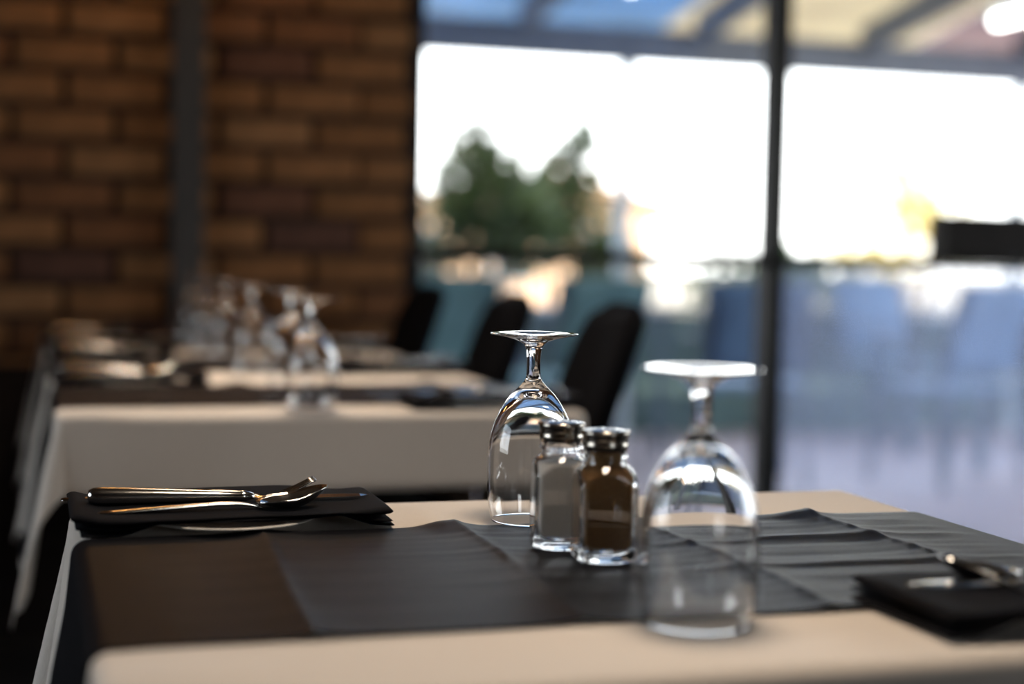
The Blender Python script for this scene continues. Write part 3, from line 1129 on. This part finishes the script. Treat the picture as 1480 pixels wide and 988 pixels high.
kit = [
    (make_plate(), (0, -.013, .0012), 0, 'side plate', 'plate'),
    (make_napkin(), (0, 0, 0.0012), 0, 'napkin', 'napkin'),
    (make_knife(), (.003, -.008, .0178), radians(-1.5), 'knife', 'knife'),
    (make_fork(), (-.008, .020, .0165), radians(-2), 'fork', 'fork'),
    (make_spoon(), (.0, -.036, .0156), radians(2.5), 'spoon', 'spoon'),
]
desc = {
    'side plate': 'white china side plate under the black napkin, ',
    'napkin': 'folded black cloth napkin lying across its plate, ',
    'knife': 'steel table knife with thick handle on the black napkin, ',
    'fork': 'steel table fork with raised tines on the black napkin, ',
    'spoon': 'steel table spoon on the black napkin, ',
}
where = [
    ('left setting of the nearest table', 'right setting of the nearest table'),
    ('left setting of the second table', 'right setting of the second table'),
    ('left setting of the third table', 'right setting of the third table'),
    ('left setting of the last table', 'right setting of the last table'),
]
grp = {'side plate': 'side plates', 'napkin': 'black napkins', 'knife': 'table knives', 'fork': 'table forks', 'spoon': 'table spoons'}
first = True
for k in range(4):
    for side in range(2):
        rz = 0 if side == 0 else pi
        px, py = (SX, SY) if side == 0 else (-SX, -SY)
        for src, (lx, ly, lz), lr, nm, cat in kit:
            o = src if first else copy_tree(src)
            o.location = (TCX + px + (lx if side == 0 else -lx), TCY + T_OFF[k] + py + (ly if side == 0 else -ly), TT + lz)
            o.rotation_euler = (0, 0, rz + lr)
            tag(o, desc[nm] + where[k][side], cat, grp[nm])
        first = False


# ------------------------------------------------------------------ chairs
def make_chair():
    """faces -X; backrest leans out towards +X"""
    c = empty('dining_chair')
    box('seat', -.13, .19, -.195, .195, .40, .475, M['chair_fabric'], c, bevel=.025, seg=3, smooth=True)
    NS, NR = 18, 28
    secs = []
    z0, z1 = .47, .893
    for i in range(NS):
        s_ = i / (NS - 1)
        e = (1 - cos(pi * s_)) / 2 if False else s_
        z = z0 + (z1 - z0) * e
        # rounded shoulders
        top_d = z1 - z
        rc = .085
        hw = .178 + .012 * sin(pi * e) - .01 * e
        if top_d < rc:
            hw = hw - rc + sqrt(max(0, rc * rc - (rc - top_d) ** 2)) * .985 + .0015
        th = .024 if top_d > .02 else .024 * sqrt(max(.03, 1 - (1 - top_d / .02) ** 2))
        xc = .155 + .27 * (z - .47) + .02 * e * e
        ring = []
        for q in range(NR):
            t_ = 2 * pi * q / NR
            cy_, sx_ = cos(t_), sin(t_)
            yy = hw * math.copysign(abs(cy_) ** .45, cy_)
            xx = xc + th * math.copysign(abs(sx_) ** .7, sx_) - .018 * (yy / .19) ** 2
            ring.append((xx, yy, z))
        secs.append(ring)
    v_, f_ = loft(secs)
    fix_normals(obj('backrest', v_, f_, M['chair_fabric'], c))
    for sy_ in (-1, 1):
        v_, f_ = tube([(-.115, sy_ * .18, 0), (-.105, sy_ * .17, .405)], [.011, .016], 10)
        obj('leg', v_, f_, M['chair_leg'], c)
        v_, f_ = tube([(.21, sy_ * .18, 0), (.165, sy_ * .17, .405)], [.011, .016], 10)
        obj('leg', v_, f_, M['chair_leg'], c)
    box('seat_frame', -.12, .18, -.185, .185, .375, .40, M['chair_leg'], c)
    return c


ch0 = make_chair()
ch_spots = [(.685, 2.52, radians(-7), 'black upholstered chair at the right of the second table, nearest of the three'), (.675, 3.09, radians(-4), 'black upholstered chair at the right of the third table, middle of the three'), (.665, 3.75, radians(-1), 'black upholstered chair in front of the brick corner, farthest of the three')]
for i, (x, y, rz, lab) in enumerate(ch_spots):
    c = ch0 if i == 0 else copy_tree(ch0)
    c.location = (x, y, 0)
    c.rotation_euler = (0, 0, rz)
    tag(c, lab, 'chair', 'black dining chairs')


# ------------------------------------------------------------------ pendant lamps over the tables
def pendant(x, y, z, watts, label):
    p_ = tag(empty('pendant_lamp', (x, y, z)), label, 'lamp', 'pendant lamps over the tables')
    pr = [(.02, .20), (.035, .198), (.06, .17), (.12, .09), (.16, .02), (.165, 0), (.161, 0), (.156, .02), (.116, .088), (.056, .166), (.03, .192), (.02, .195)]
    v_, f_ = lathe(pr, 36)
    fix_normals(obj('shade', v_, f_, M['shade'], p_))
    v_, f_ = lathe([(0, .03), (.02, .035), (.034, .055), (.036, .075), (.028, .10), (.016, .125), (.016, .16), (0, .161)], 20)
    fix_normals(obj('bulb', v_, f_, M['bulb'], p_))
    v_, f_ = tube([(0, 0, .16), (0, 0, RH - z)], .006, 8)
    obj('cord', v_, f_, M['shade'], p_)
    d = bpy.data.lights.new('pendant_light', 'AREA')
    d.shape = 'DISK'
    d.size = .30
    d.energy = watts
    d.spread = radians(105)
    d.color = (1.0, .84, .67)
    o = bpy.data.objects.new('pendant_light', d)
    o.location = (0, 0, .012)
    o.parent = p_
    COL.objects.link(o)


pendant(.42, .98, 1.92, 3.7, 'dark cone pendant lamp hanging over the nearest table')
pendant(.40, 2.55, 1.92, 6.2, 'dark cone pendant lamp hanging over the second and third tables')


# warm bar lamp high on the bricks, bridging the steel post
bl_ = tag(empty('wall_lamp', (.33, YW - .006, 1.97)), 'warm bar lamp high on the brick wall across the steel post', 'lamp')
for q in (-.22, .24):
    box('back_plate', q - .03, q + .03, -.016, -.0005, -.05, .05, M['shade'], bl_, bevel=.004)
    v, f = tube([(q, -.016, 0), (q, -.09, .0), (q, -.11, .02)], .008, 8)
    obj('arm', v, f, M['shade'], bl_)
v, f = tube([(-.30, -.115, .045), (.30, -.115, .045)], .026, 18)
obj('tube', v, f, M['bulb'], bl_)
for q in (-.312, .312):
    box('end_cap', q - .012, q + .012, -.145, -.085, .015, .075, M['shade'], bl_, bevel=.004)
